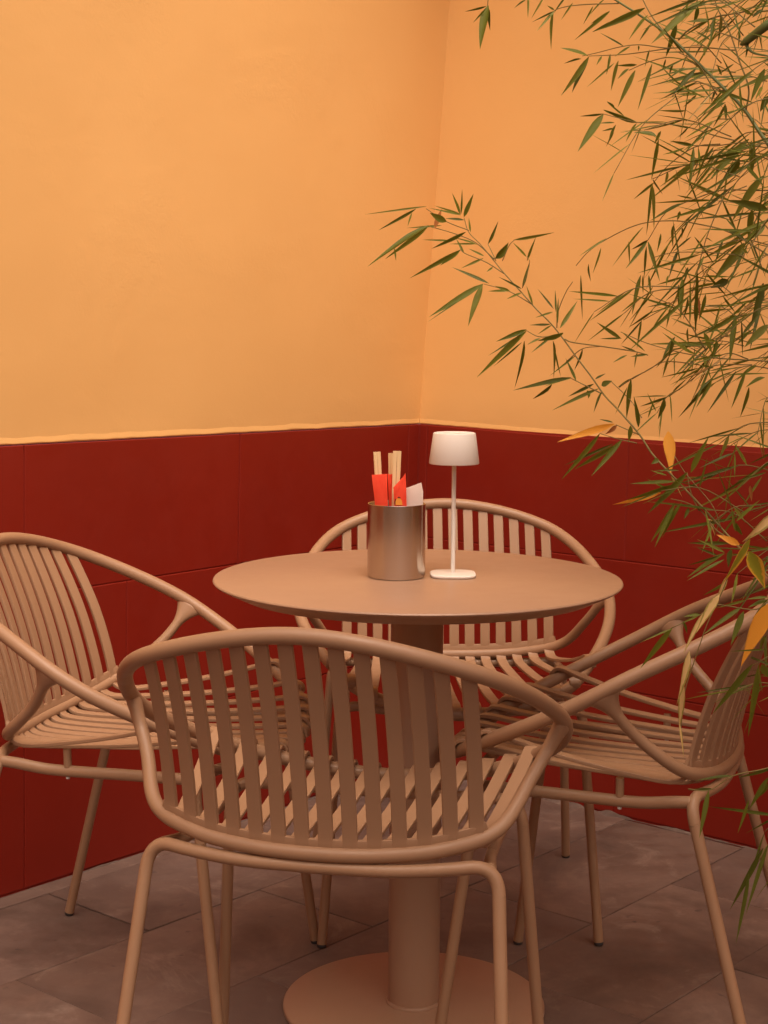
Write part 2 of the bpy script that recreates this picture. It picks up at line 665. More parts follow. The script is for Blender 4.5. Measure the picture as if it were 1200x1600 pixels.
    for i in range(N + 1):
        u = .01 + (L - .02) * i / N
        w = noise.noise(Vector((u * 9, 1.0, side * 3))) + .7 * noise.noise(Vector((u * 33, 4.0, side)))
        heavy = max(0.0, 1 - abs(u - .62) / .35) if side > 0 else 0.0
        h = max(.0008, .0012 + .0035 * w + .009 * heavy * (.5 + w))
        o = max(.0078, .009 + .006 * w + .012 * heavy * (.5 + w))
        A.append(bm.verts.new(P(u, h, .0069)))
        B.append(bm.verts.new(P(u, h * .6, .007 + (o - .007) * .5)))
        Cc.append(bm.verts.new(P(u, -.001, o)))
    for i in range(N):
        bm.faces.new((A[i], A[i + 1], B[i + 1], B[i])); bm.faces.new((B[i], B[i + 1], Cc[i + 1], Cc[i]))
    part('mortar_line', bm, M_JOINT, smooth=True)['kind'] = 'stuff'
    return root


build_wall(-1, 'ochre plaster wall over red tiles behind the chair cut by the photo edge')
build_wall(1, 'ochre plaster wall over red tiles behind the bamboo and the lamp')

# two unseen walls added behind the viewer, dimming surfaces that face it
for a, b, nm in ((lr(FL, 0), lr(FL, FR), 'added_shade_wall'), (lr(0, FR), lr(FL, FR), 'added_shade_wall')):
    bm = bmesh.new()
    d = (b - a).normalized(); nn = Vector((-d.y, d.x, 0))
    M = Matrix(((d.x, nn.x, 0, a.x), (d.y, nn.y, 0, a.y), (0, 0, 1, 0), (0, 0, 0, 1)))
    box(bm, (0, -.12, -.02), ((b - a).length, .12, 2.4), M)
    tag(mesh_obj(nm, bm, M_PLASTER, smooth=False), kind='structure')

# unseen overhead slab, added and cut to shape how the daylight falls
bm = bmesh.new()
q = [lr(-.2, -.2), lr(.32, -.2), lr(.32, 2.45), lr(FL + .2, 2.45), lr(FL + .2, 4.0), lr(-.2, 4.0)]
a = [bm.verts.new(p + Vector((0, 0, 2.78))) for p in q]
b = [bm.verts.new(p + Vector((0, 0, 2.92))) for p in q]
bm.faces.new(a); bm.faces.new(b[::-1])
for k in range(len(q)): bm.faces.new((a[k], a[(k + 1) % len(q)], b[(k + 1) % len(q)], b[k]))
tag(mesh_obj('added_shade_roof', bm, M_SHADE_ROOF, smooth=False), kind='structure')

# ---------------------------------------------------------------- table
TC = Vector((0.0563, 2.6946, 0))
TR = 0.3372
table = tag(empty('dining_table', TC), 'round sand beige pedestal table carrying a lamp and a steel canister', 'table')
bm = bmesh.new()
lathe(bm, [(TR - .046, .716), (TR - .040, .7165), (TR - .006, .7325), (TR - .0015, .7350), (TR, .7372), (TR - .0006, .7390), (TR - .003, .74)], 160)
mesh_obj('tabletop', bm, M_TABLE, table, sharp=50)
bm = bmesh.new()
lathe(bm, [(.0435, .0145), (.0435, .712)], 64)
mesh_obj('pedestal', bm, M_TABLE, table, sharp=50)
bm = bmesh.new()
lathe(bm, [(.047, .0088), (.047, .012), (.045, .0142), (.0437, .0144)], 64)
mesh_obj('weld_collar', bm, M_TABLE, table, sharp=60)
bm = bmesh.new()
lathe(bm, [(.2215, .0005), (.2226, .002), (.2226, .0068), (.2215, .0085), (.2195, .009)], 128)
mesh_obj('base_plate', bm, M_TABLE, table, sharp=60)
bm = bmesh.new()
box(bm, (-.11, -.03, .709), (.11, .03, .7155)); box(bm, (-.03, -.11, .7092), (.03, .11, .7154))
mesh_obj('bracket', bm, M_TABLE, table, smooth=False)

# ---------------------------------------------------------------- chair
HOOP = dict(h0=(0, -.286, .7753), h1=(.2142, -.2409, .7309), h2=(.3014, -.0768, .6460), h3=(.3015, .0217, .5887),
            h4=(.2461, .1411, .5238), h5=(.1756, .2190, .4800), h6=(0, .2535, .4500))


def mir(p): return (-p[0], p[1], p[2])


hp = [HOOP[k] for k in ('h0', 'h1', 'h2', 'h3', 'h4', 'h5', 'h6')]
hoop_path = spline(hp + [mir(p) for p in hp[-2:0:-1]], 14, closed=True)
half = hoop_path[:14 * 6 + 1]                     # right half, back to front
RAIL = [(.2909, -.0377, .6211), (.272, -.083, .560), (.2343, -.1465, .5022), (.17, -.176, .481), (.09, -.192, .4715), (0, -.1985, .4692)]
JOINT_I = min(range(len(half)), key=lambda i: (half[i] - Vector(RAIL[0])).length)
JOINT = half[JOINT_I]
JOINT_T = (half[JOINT_I + 1] - half[JOINT_I - 1]).normalized()
RAIL[0] = tuple(JOINT)
rail_full = spline(RAIL + [mir(p) for p in RAIL[-2::-1]], 10)


def hoop_at(x, front):
    best = None
    x = abs(x)
    rng = half[:14 * 2] if not front else half[14 * 3:]
    for a, b in zip(rng[:-1], rng[1:]):
        if min(a.x, b.x) - 1e-6 <= x <= max(a.x, b.x) + 1e-6:
            t = 0 if abs(b.x - a.x) < 1e-9 else (x - a.x) / (b.x - a.x)
            best = a.lerp(b, t)
            if not front: return best
    return best


def rail_at(x):
    x = abs(x)
    pts = [p for p in rail_full[:51]]
    for a, b in zip(pts[:-1], pts[1:]):
        if b.x <= x <= a.x:
            return a.lerp(b, (x - a.x) / (b.x - a.x))
    return pts[-1]


LEG_R = .0091


def fillet(bar, foot, r=.042, n=9):
    """Round the corner between the end of a bar path (last point = corner) and a leg down to foot."""
    c = bar[-1]
    keep = [p for p in bar if (p - c).length > r]
    a = keep[-1]
    a = c + (a - c).normalized() * r
    b = c + (foot - c).normalized() * r
    arc = [a * (1 - t) ** 2 + c * 2 * t * (1 - t) + b * t * t for t in [i / n for i in range(n + 1)]]
    return keep + arc, b


def build_chair():
    root = empty('armchair')
    # hoop: one tube, back rest rim -> arms -> front of the seat
    bm = bmesh.new()
    tube(bm, hoop_path, .0112, 18, closed=True)
    mesh_obj('hoop_rail', bm, M_CHAIR, root)
    # rear seat rail with the two struts that climb to the arms
    bm = bmesh.new()
    def rr(t):
        e = min(t, 1 - t)
        if e < .24: k = e / .24; return (.0080 + .0022 * k, .0092 + .0012 * k)
        return (.0105, .0105)
    tube(bm, rail_full, rr, 14)
    for sg in (1, -1):                            # the cast web where a strut flows into the arm
        fl = []
        for q in rail_full[:12]:
            fl.append(Vector((sg * q.x, q.y, q.z)))
        up = Vector((sg * JOINT_T.x, JOINT_T.y, JOINT_T.z))
        tube(bm, fl, lambda t: (.0082 + .026 * max(0, 1 - t / .62) ** 2.2, .0091 + .0012 * max(0, 1 - t / .5)), 16, up=up)
    mesh_obj('rear_rail', bm, M_CHAIR, root)
    # flat band that ties the slats together just above the rail
    bm = bmesh.new()
    pts, wd = [], []
    for i in range(41):
        x = -.222 + .444 * i / 40
        p = rail_at(x)
        pts.append(Vector((x, p.y + .0008, p.z + .0105)))
        wd.append(Vector((0, -.12, 1)))
    ribbon(bm, pts, wd, .021, .0062)
    mesh_obj('band', bm, M_CHAIR, root, sharp=40)
    # slats: back and seat in one bent strip
    for i in range(14):
        x = (i - 6.5) * .0321
        t = hoop_at(x, False)
        r = rail_at(x)
        xf = x * 1.165
        f = hoop_at(min(abs(xf), .2455), True)
        yf, zf = f.y, f.z
        e = abs(i - 6.5) / 6.5
        top = Vector((x, t.y + .0005, t.z - .004))
        low = Vector((x, r.y - .001, r.z + .026))
        ctl = [top]
        for k in (.25, .5, .75):
            p = top.lerp(low, k)
            p.y += .010 * math.sin(math.pi * k)
            ctl.append(p)
        ctl += [low, Vector((x, r.y + .0008, r.z + .010)), Vector((x, r.y + .0045, r.z - .002)),
                Vector((x * 1.004, r.y + .014, r.z - .0105)), Vector((x * 1.012, r.y + .032, r.z - .0145))]
        sy0, sz0 = r.y + .032, r.z - .0145
        zt = zf + .0117 + .0035
        for k in (.3, .6, .85):
            kk = k
            ctl.append(Vector((x * (1.012 + .153 * kk), sy0 + (yf - sy0) * kk, sz0 + (zt - sz0) * kk - .007 * math.sin(math.pi * kk))))
        ctl += [Vector((xf, yf, zt)), Vector((xf, yf + .0095, zt - .0035)), Vector((xf, yf + .0145, zt - .0105)), Vector((xf, yf + .0140, zt - .0175))]
        path = spline(ctl, 4)
        yaw = x * 2.2
        wds = []
        for q, p in enumerate(path):
            k = min(1, max(0, (q - 12) / 20))
            a = yaw * (1 - k)
            wds.append(Vector((math.cos(a), math.sin(a), (zf - .462) * 2.0 * k * (1 if x > 0 else -1) * .6)))
        bm = bmesh.new()
        ribbon(bm, path, wds, .0200, .0064, .0013)
        mesh_obj('slat', bm, M_CHAIR, root, sharp=18)
    # steel frame: rear and front bent bars, four legs, two side rails
    rear_c, rear_f = Vector((.2385, -.1625, .462)), Vector((.2731, -.2874, 0))
    front_c, front_f = Vector((.2262, .1640, .452)), Vector((.2597, .2206, 0))
    for nm, c, f, mid, bow in (('rear_bar', rear_c, rear_f, Vector((0, -.1975, .4510)), .0), ('front_bar', front_c, front_f, Vector((0, .195, .4405)), .0)):
        ctl = [mid, Vector((c.x * .45, mid.y + (c.y - mid.y) * .12, mid.z + (c.z - mid.z) * .10)),
               Vector((c.x * .8, mid.y + (c.y - mid.y) * .55, mid.z + (c.z - mid.z) * .55)), c]
        right = spline(ctl, 10)
        path_r, join = fillet(right, f)
        left = [Vector(mir(p)) for p in path_r[:0:-1]]
        bm = bmesh.new()
        tube(bm, left + path_r, LEG_R, 14, caps=False)
        mesh_obj(nm, bm, M_CHAIR, root)
        for sg in (1, -1):
            a = Vector((sg * join.x, join.y, join.z)); b = Vector((sg * f.x, f.y, f.z))
            d = (b - a).normalized()
            b2 = b - d * .007
            bm = bmesh.new()
            tube(bm, [a, a.lerp(b2, .5), b2], LEG_R, 14)
            lg = mesh_obj('leg', bm, M_CHAIR, root, sharp=60)
            bm = bmesh.new()
            tube(bm, [b2 + d * .0002, b2 + d * .004, b + Vector((0, 0, .0008))], lambda t: .0089 if t < .9 else .0078, 12)
            mesh_obj('foot_cap', bm, M_FOOT, lg, sharp=60)
    for sg in (1, -1):
        ctl = [Vector((sg * .2285, -.166, .4515)), Vector((sg * .2255, -.140, .4485)), Vector((sg * .2190, -.100, .4415)), Vector((sg * .2155, -.070, .4390)), Vector((sg * .2135, -.03, .4385)),
               Vector((sg * .2135, .06, .4395)), Vector((sg * .217, .162, .441))]
        bm = bmesh.new()
        tube(bm, spline(ctl, 6), (.0096, .0080), 12)
        mesh_obj('side_rail', bm, M_CHAIR, root)
        bm = bmesh.new()
        tube(bm, [Vector((sg * .215, -.055, .446)), Vector((sg * .2165, -.055, .475))], .0065, 12)
        mesh_obj('spacer', bm, M_CHAIR, root, sharp=50)
        bm = bmesh.new()
        tube(bm, [Vector((sg * .2148, -.055, .4305)), Vector((sg * .2148, -.055, .4262))], .0035, 8)
        mesh_obj('screw', bm, M_SCREW, root, sharp=50)
    return root


POSES = [((-0.0476, 2.2849), -0.2084, 'sand beige slatted armchair with its back to the viewer, in front of the table'),
         ((-0.3996, 2.7779), -1.8166, 'sand beige slatted armchair left of the table, cut off by the photo edge'),
         ((0.1401, 3.1829), 3.1815, 'sand beige slatted armchair behind the table, facing the viewer below the wall corner'),
         ((0.3800, 2.6608), 1.2376, 'sand beige slatted armchair right of the table, its back under the bamboo leaves')]
chair = build_chair()
for i, (p, a, lab) in enumerate(POSES):
    c = chair if i == 0 else copy_tree(chair)
    c.location = (p[0], p[1], 0)
    c.rotation_euler = (0, 0, a)
    tag(c, lab, 'chair', 'armchairs around the table')

# ---------------------------------------------------------------- steel canister with chopsticks
CC = Vector((.0209, 2.7005, .74))
can = tag(empty('steel_canister', CC), 'brushed steel cylinder holding red chopstick sleeves on the table', 'canister')
R = .0478
bm = bmesh.new()
lathe(bm, [(R - .0022, .004), (R - .0022, .1205), (R - .0016, .1222), (R - .0008, .1226), (R, .1220), (R, .004), (R - .0012, .0012), (R - .004, .0004)], 96, close_top=True, close_bottom=False)
mesh_obj('body', bm, M_STEEL, can, sharp=40)
bm = bmesh.new()
lathe(bm, [(R - .0026, .0022), (R - .0026, .0042)], 64)
mesh_obj('bottom_disc', bm, M_STEEL, can, sharp=40)


def chop_pair(base, top, w, face, label):
    """A joined pair of disposable chopsticks: one flat blank with a slit at the head end."""
    d = (top - base); L = d.length; z = d.normalized()
    y = (face - z * face.dot(z)).normalized(); x = y.cross(z)
    o = empty('chopsticks', base)
    o.matrix_world = Matrix(((x.x, y.x, z.x, base.x), (x.y, y.y, z.y, base.y), (x.z, y.z, z.z, base.z), (0, 0, 0, 1)))
    for sg in (-1, 1):
        bm = bmesh.new()
        g = .0003
        prof = [(0.0, .0022), (L * .5, w * .42), (L - .0245, w / 2), (L, w / 2)]
        rows = []
        for h, ww in prof:
            gg = g if h < L - .02 else .00004
            th = .0021 if h > L * .4 else .0016
            rows.append([bm.verts.new((sg * gg, -th, h)), bm.verts.new((sg * (ww - .0005), -th, h)), bm.verts.new((sg * ww, -th + .0005, h)),
                         bm.verts.new((sg * ww, th - .0005, h)), bm.verts.new((sg * (ww - .0005), th, h)), bm.verts.new((sg * gg, th, h))])
        for a, b in zip(rows[:-1], rows[1:]):
            for k in range(6): bm.faces.new((a[k], a[(k + 1) % 6], b[(k + 1) % 6], b[k]))
        bm.faces.new(rows[0]); bm.faces.new(rows[-1])
        mesh_obj('stick', bm, M_WOOD, o, smooth=False)
    return tag(o, label, 'chopsticks', 'chopsticks in the canister')


def flat_sheet(name, outline, mat, parent=None, th=.0012, puff=.003):
    """A thin folded paper: outline of world points (front), given thickness away from the viewer."""
    bm = bmesh.new()
    nf = Vector((0, -1, .05)).normalized()
    n = len(outline)
    c = sum(outline, Vector()) / n
    rim_f = [bm.verts.new(p + nf * th * .2) for p in outline]
    mid_f = [bm.verts.new(p.lerp(c, .35) + nf * (th * .5 + puff)) for p in outline]
    rim_b = [bm.verts.new(p - nf * th) for p in outline]
    mid_b = [bm.verts.new(p.lerp(c, .35) - nf * (th + puff)) for p in outline]
    for k in range(n):
        q = (k + 1) % n
        bm.faces.new((rim_f[k], rim_f[q], mid_f[q], mid_f[k]))
        bm.faces.new((rim_f[q], rim_f[k], rim_b[k], rim_b[q]))
        bm.faces.new((rim_b[q], rim_b[k], mid_b[k], mid_b[q]))
    bm.faces.new(mid_f); bm.faces.new(mid_b[::-1])
    return mesh_obj(name, bm, mat, parent, sharp=35)


def zc(x, y, d): return at(550 + x / 5.4545, 660 + y / 5.4545, d)


fc = Vector((0, -1, 0))
chop_pair(zc(265, 1180, 2.700), zc(212, 251, 2.712), .0118, fc + Vector((.15, 0, 0)), 'leftmost pair of pale wooden chopsticks, leaning left in the steel canister')
chop_pair(zc(345, 1180, 2.722), zc(332, 262, 2.730), .0090, fc + Vector((-.75, 0, 0)), 'middle pair of wooden chopsticks, half hidden behind the rightmost pair')
chop_pair(zc(350, 1180, 2.698), zc(385, 244, 2.706), .0136, fc, 'rightmost pair of pale wooden chopsticks, standing tallest in the canister')


def sleeve(pts, d, label, dz=0.0):
    o = flat_sheet('paper_sleeve', [zc(x, y, d + k) for x, y, k in pts], M_REDPAPER, None, .0045, .0012)
    return tag(o, label, 'chopstick sleeve', 'paper sleeves in the canister')


sleeve([(205, 1000, .004), (318, 1000, 0), (306, 700, .001), (300, 560, .001), (300, 440, .004), (245, 443, 0), (168, 448, .002), (180, 560, .001), (193, 660, 0)], 2.690,
       'plain red paper sleeve round the left chopsticks in the canister')
sleeve([(320, 1000, 0), (366, 1000, 0), (352, 700, 0), (350, 560, 0), (352, 436, .003), (326, 445, 0), (304, 436, .002), (310, 600, 0)], 2.7135,
       'narrow red paper sleeve squeezed between the other two sleeves')
sl = sleeve([(365, 1000, 0), (470, 1000, .002), (466, 700, .002), (462, 560, .002), (456, 434, .006), (432, 470, .002), (395, 508, 0), (352, 556, 0), (357, 640, 0), (362, 760, 0)], 2.6875,
            'red paper sleeve printed with an orange and black picture, right in the canister')


def print_patch(pts, mat, name, d):
    bm = bmesh.new()
    v = [bm.verts.new(zc(x, y, d)) for x, y in pts]
    v2 = [bm.verts.new(zc(x, y, d + .0006)) for x, y in pts]
    bm.faces.new(v); bm.faces.new(v2[::-1])
    for k in range(len(pts)): bm.faces.new((v[k], v[(k + 1) % len(pts)], v2[(k + 1) % len(pts)], v2[k]))
    o = mesh_obj(name, bm, mat, None, smooth=False)
    o.parent = sl
    return o


print_patch([(372, 705), (370, 680), (378, 655), (392, 645), (412, 650), (425, 668), (430, 705)], M_GOLD, 'printed_picture', 2.6838)
print_patch([(388, 641), (398, 634), (413, 640), (412, 648), (400, 643), (390, 648)], M_INK, 'printed_mark', 2.6834)
print_patch([(362, 700), (362, 672), (368, 655), (378, 648), (370, 668), (369, 702)], M_INK, 'printed_mark', 2.6836)

nap = flat_sheet('paper_napkin', [zc(450, 960, 2.7015), zc(590, 960, 2.708), zc(606, 690, 2.708), zc(606, 590, 2.709), zc(592, 513, 2.711), zc(520, 540, 2.704), zc(462, 560, 2.702), zc(456, 640, 2.7015)],
                 M_NAPKIN, None, .003, .001)
tag(nap, 'folded pinkish white paper napkin with a pointed corner, rightmost in the canister', 'napkin')

# ---------------------------------------------------------------- table lamp
LC = Vector((.1152, 2.7120, .74))
lamp = tag(empty('table_lamp', LC), 'small white cordless table lamp with a tapered drum shade', 'lamp')
bm = bmesh.new()
N = 72
prof = [(0.0, .0368), (.0010, .0378), (.0034, .0380), (.0046, .0374), (.0052, .0350)]


def squircle(r, k, N=N, p=3.6):
    a = 2 * math.pi * k / N
    c, s_ = math.cos(a), math.sin(a)
    q = (abs(c) ** p + abs(s_) ** p) ** (-1 / p)
    return (r * q * c, r * q * s_)


rings = [[bm.verts.new((*squircle(r, k), z + .0004)) for k in range(N)] for z, r in prof]
for a, b in zip(rings[:-1], rings[1:]):
    for k in range(N): bm.faces.new((a[k], a[(k + 1) % N], b[(k + 1) % N], b[k]))
bm.faces.new(rings[0][::-1]); bm.faces.new(rings[-1])
mesh_obj('base', bm, M_LAMP, lamp, sharp=60)
bm = bmesh.new()
lathe(bm, [(.0044, .0052), (.0036, .0075), (.0036, .195)], 20)
mesh_obj('stem', bm, M_LAMP, lamp, sharp=60)
bm = bmesh.new()
lathe(bm, [(.0392, .1885), (.0408, .1875), (.0417, .1890), (.0350, .2372), (.0343, .2384), (.0325, .2389), (.0300, .2382), (.0292, .2372), (.0100, .2370)], 96, close_bottom=False)
lathe(bm, [(.0392, .1885), (.0335, .2335), (.0050, .2340)], 96, close_bottom=False)
bmesh.ops.remove_doubles(bm, verts=bm.verts[:], dist=1e-5)
mesh_obj('shade', bm, M_LAMP, lamp, sharp=45)

# ---------------------------------------------------------------- bamboo
# One clump. Its canes stand right of the right-hand chair; the branches arch left over it.
bamboo = tag(empty('bamboo_plant', (1.12, 2.72, 0)), 'tall bamboo with arching green branches hanging in from the right beside the wall', 'plant')
B_INV = bamboo.matrix_basis.inverted() if False else Matrix.Translation((-1.12, -2.72, 0))
rb = random.Random(21)


def leaf_mesh(name, curve, fold, twist=0.0, seg=7, broad=.33):
    """Unit bamboo blade: length 1 along x, width 1 along y, a folded midrib, a bent tip."""
    bm = bmesh.new()
    uvl = bm.loops.layers.uv.new('UVMap')
    ts = [i / seg for i in range(seg + 1)]
    rows = []
    for t in ts:
        if t < broad: w = .12 + .88 * math.sin(math.pi / 2 * t / broad) ** .8
        else: w = max(.012, (1 - ((t - broad) / (1 - broad)) ** 1.55))
        w *= .5
        a = twist * t
        z = -curve * t * t
        row = []
        for s_ in (-1, 0, 1):
            y = s_ * w; zz = (abs(s_) * w * fold)
            row.append((bm.verts.new((t, y * math.cos(a) - zz * math.sin(a), z + y * math.sin(a) + zz * math.cos(a))), t, .5 + s_ * .5))
        rows.append(row)
    for a, b in zip(rows[:-1], rows[1:]):
        for k in range(2):
            f = bm.faces.new((a[k][0], b[k][0], b[k + 1][0], a[k + 1][0]))
            for lp, q in zip(f.loops, (a[k], b[k], b[k + 1], a[k + 1])): lp[uvl].uv = (q[1], q[2])
    me = bpy.data.meshes.new(name)
    bm.to_mesh(me); bm.free()
    me.polygons.foreach_set('use_smooth', [True] * len(me.polygons))
    return me


LEAFSET = {}
for key, mat in (('g', M_LEAF), ('y', M_LEAFY), ('b', M_LEAFB), ('p', M_LEAFP), ('m', M_LEAFM)):
    LEAFSET[key] = []
    specs = [(0.0, .5, 0), (.05, .7, .2), (.10, .45, -.2), (-.04, .6, .1)] if key == 'g' else [(.10, .35, .7), (-.08, .5, -.9)]
    for c, f, tw in specs:
        me = leaf_mesh('leaf', c, f, tw)
        me.materials.append(mat)
        LEAFSET[key].append(me)

ALL = []                                             # (pixel size, kind, matrix)


def leaf3(p, q, width, kind='g', nrm=None, size=0):
    d = q - p
    L = d.length
    if L < 1e-4: return
    x = d / L
    if nrm is None: nrm = Vector((rb.gauss(0, .7), -.6 + rb.gauss(0, .5), .55 + rb.gauss(0, .3)))
    z = nrm - x * nrm.dot(x)
    if z.length < .05: z = x.orthogonal()
    z.normalize()
    y = z.cross(x)
    M = Matrix(((x.x * L, y.x * width, z.x * L * .7, p.x), (x.y * L, y.y * width, z.y * L * .7, p.y), (x.z * L, y.z * width, z.z * L * .7, p.z), (0, 0, 0, 1)))
    # keep the fold in proportion to the width
    M[0][2], M[1][2], M[2][2] = z.x * width, z.y * width, z.z * width
    ALL.append((size or L * width, kind, M))


def hand_leaf(zone, b, t, w, kind='g', depth=None, spread=.22):
    ox, oy, s_ = zone
    bx, by = ox + b[0] / s_, oy + b[1] / s_
    tx, ty = ox + t[0] / s_, oy + t[1] / s_
    if kind == 'g' and w / s_ > 9: w = 9 * s_ + (w - 9 * s_) * .38
    wpx = max(2.6, w / s_) * 1.08
    if depth is None: depth = depth_of(bx, by)
    depth += rb.uniform(-.04, .04)
    p = at(bx, by, depth)
    Lw = math.hypot(tx - bx, ty - by) / FOC * depth
    q = at(tx, ty, depth + rb.uniform(-spread, spread) * Lw * 1.6)
    view = (CAM_O - p).normalized()
    x = (q - p).normalized()
    wide = wpx > 8.5
    n = view + Vector((rb.gauss(0, 1), rb.gauss(0, .5), rb.gauss(.3, .6))) * (.35 if wide else .75)
    n = n - x * n.dot(x); n.normalize()
    c = max(.42, abs(n.dot(view)))
    leaf3(p, q, wpx / FOC * depth / c, kind, n, size=9 + Lw * wpx)


def depth_of(px, py):
    if py > 640:
        k = min(1, max(0, (py - 850) / 110))
        return (2.40 + max(0, (1150 - px)) / 300 * .22) * (1 - k) + 2.12 * k
    return 2.50 + max(0, (1200 - px)) / 500 * .40


TWIGS = []


def twig(zone, pts, r0=.0016, r1=.0008, depth=None, mat=None, name='branch'):
    ox, oy, s_ = zone
    P = []
    for p in pts:
        x, y = ox + p[0] / s_, oy + p[1] / s_
        P.append(at(x, y, depth if depth else depth_of(x, y)))
    path = spline(P, 5)
    TWIGS.append((path, r0, r1, mat or M_TWIG, name))
    return path


ZA, ZB, ZC = (570, 290, 4), (720, 440, 4), (820, 640, 3.158)
ZD, ZE, ZF = (1000, 930, 5.925), (700, 800, 2), (700, 0, 4.615)
ZG, ZH, ZI = (900, 0, 4), (900, 215, 4), (900, 430, 4)
Z1 = (0, 0, 1)

# --- long branch reaching to the wall corner
twig(Z1, [(1747, 1150), (1560, 1085), (1400, 1015), (1290, 960), (1230, 925), (1150, 850), (1095, 790), (1052, 745), (1019, 709), (1000, 680), (970, 645), (940, 612), (925, 590), (900, 557), (882, 532), (862, 507), (837, 482), (815, 457)], .0019, .0011)
twig(Z1, [(815, 457), (787, 426), (770, 405), (750, 381), (732, 362), (725, 340)], .0011, .0006)
twig(ZA, [(870, 550), (760, 480), (620, 420), (600, 402)], .0010, .0006)
twig(ZA, [(810, 460), (690, 355), (560, 300), (440, 265), (400, 255)], .0010, .0006)
twig(ZA, [(650, 280), (510, 225), (385, 145)], .0009, .0006)
twig(ZA, [(1050, 745), (900, 660), (745, 615)], .0010, .0006)
twig(ZA, [(820, 470), (770, 365)], .0008, .0006)
twig(ZA, [(860, 470), (905, 370), (935, 340)], .0008, .0006)
twig(ZA, [(985, 640), (1030, 475), (1015, 445)], .0007, .0005)
twig(ZB, [(880, 700), (690, 605)], .0012, .0007)
twig(ZB, [(620, 330), (490, 345), (400, 300)], .0011, .0006)
twig(ZB, [(650, 360), (680, 375), (880, 405), (1100, 440), (1170, 460)], .0012, .0009)
twig(ZB, [(660, 500), (760, 420), (880, 405)], .0010, .0006)
twig(ZB, [(990, 660), (1070, 605), (1200, 535), (1330, 430)], .0011, .0007)
twig(ZB, [(1130, 850), (1040, 720), (940, 625)], .0009, .0006)
twig(ZB, [(600, 290), (605, 200), (660, 60), (700, 0)], .0009, .0006)
for b, t, w in (((385, 130), (0, 180), 9), ((320, 145), (85, 280), 18), ((295, 170), (268, 255), 10), ((400, 250), (15, 505), 24), ((395, 255), (125, 460), 27),
                ((185, 390), (195, 470), 12), ((510, 225), (405, 170), 44), ((600, 180), (435, 125), 11), ((600, 185), (400, 140), 11), ((620, 215), (500, 205), 14),
                ((595, 180), (545, 45), 15), ((600, 180), (608, 20), 12), ((620, 195), (680, 50), 25), ((660, 290), (650, 200), 11), ((630, 290), (415, 395), 22),
                ((600, 400), (280, 580), 26), ((595, 405), (470, 500), 24), ((620, 420), (570, 330), 13), ((770, 365), (835, 220), 18), ((700, 370), (560, 325), 9),
                ((740, 455), (600, 518), 15), ((800, 510), (760, 540), 11), ((745, 440), (650, 395), 11), ((815, 455), (900, 355), 50), ((930, 340), (1185, 293), 18),
                ((1010, 445), (925, 355), 13), ((1015, 470), (1070, 320), 14), ((985, 640), (1030, 475), 17), ((775, 612), (545, 510), 18), ((740, 615), (400, 820), 34),
                ((735, 620), (645, 880), 38), ((740, 615), (390, 855), 11), ((905, 655), (770, 660), 14), ((905, 660), (815, 628), 19), ((980, 670), (885, 710), 13),
                ((980, 645), (835, 570), 12), ((1050, 745), (1010, 625), 12), ((1180, 770), (1080, 645), 11), ((1175, 790), (1065, 825), 11), ((1150, 868), (1030, 872), 12),
                ((1195, 790), (1190, 650), 11), ((690, 365), (525, 365), 8), ((540, 345), (360, 338), 8), ((480, 250), (260, 265), 8)):
    hand_leaf(ZA, b, t, w)
hand_leaf(ZA, (440, 265), (478, 145), 24, 'b')
for b, t, w in (((560, 265), (440, 270), 13), ((570, 270), (480, 330), 11), ((605, 260), (610, 100), 13), ((620, 290), (730, 120), 22), ((410, 300), (220, 375), 26),
                ((410, 310), (100, 600), 34), ((400, 320), (170, 465), 13), ((380, 380), (205, 530), 11), ((395, 370), (340, 670), 20), ((630, 330), (480, 370), 30),
                ((560, 350), (440, 445), 13), ((575, 370), (585, 610), 20), ((590, 430), (625, 595), 10), ((720, 460), (555, 590), 11), ((720, 620), (655, 480), 17),
                ((690, 600), (325, 680), 28), ((570, 640), (450, 735), 18), ((690, 605), (520, 655), 14), ((830, 640), (670, 720), 20), ((860, 670), (570, 805), 22),
                ((880, 690), (830, 820), 15), ((790, 680), (800, 730), 24), ((880, 650), (945, 620), 34), ((840, 610), (905, 575), 12), ((1065, 610), (1035, 860), 28),
                ((1040, 660), (965, 830), 9), ((1110, 910), (1080, 715), 25), ((1060, 900), (1050, 1000), 26), ((1070, 605), (980, 660), 13), ((760, 420), (710, 555), 13),
                ((1000, 355), (850, 255), 23), ((1005, 355), (870, 357), 9), ((1130, 240), (1100, 420), 13), ((1130, 245), (1000, 395), 11), ((1150, 435), (1000, 310), 9),
                ((1165, 455), (1060, 470), 15), ((1100, 440), (1000, 400), 11), ((1040, 460), (950, 505), 10), ((1105, 440), (1085, 540), 9), ((500, 355), (415, 395), 12),
                ((640, 320), (545, 360), 24), ((1170, 850), (1215, 720), 9), ((950, 880), (865, 860), 8)):
    hand_leaf(ZB, b, t, w)
hand_leaf(ZB, (960, 890), (600, 1005), 44, 'y')
hand_leaf(ZB, (975, 900), (900, 955), 28, 'b')
twig(ZB, [(1120, 960), (1040, 925), (970, 895)], .0009, .0006)
twig(ZB, [(1100, 1010), (990, 985), (870, 950)], .0009, .0006)

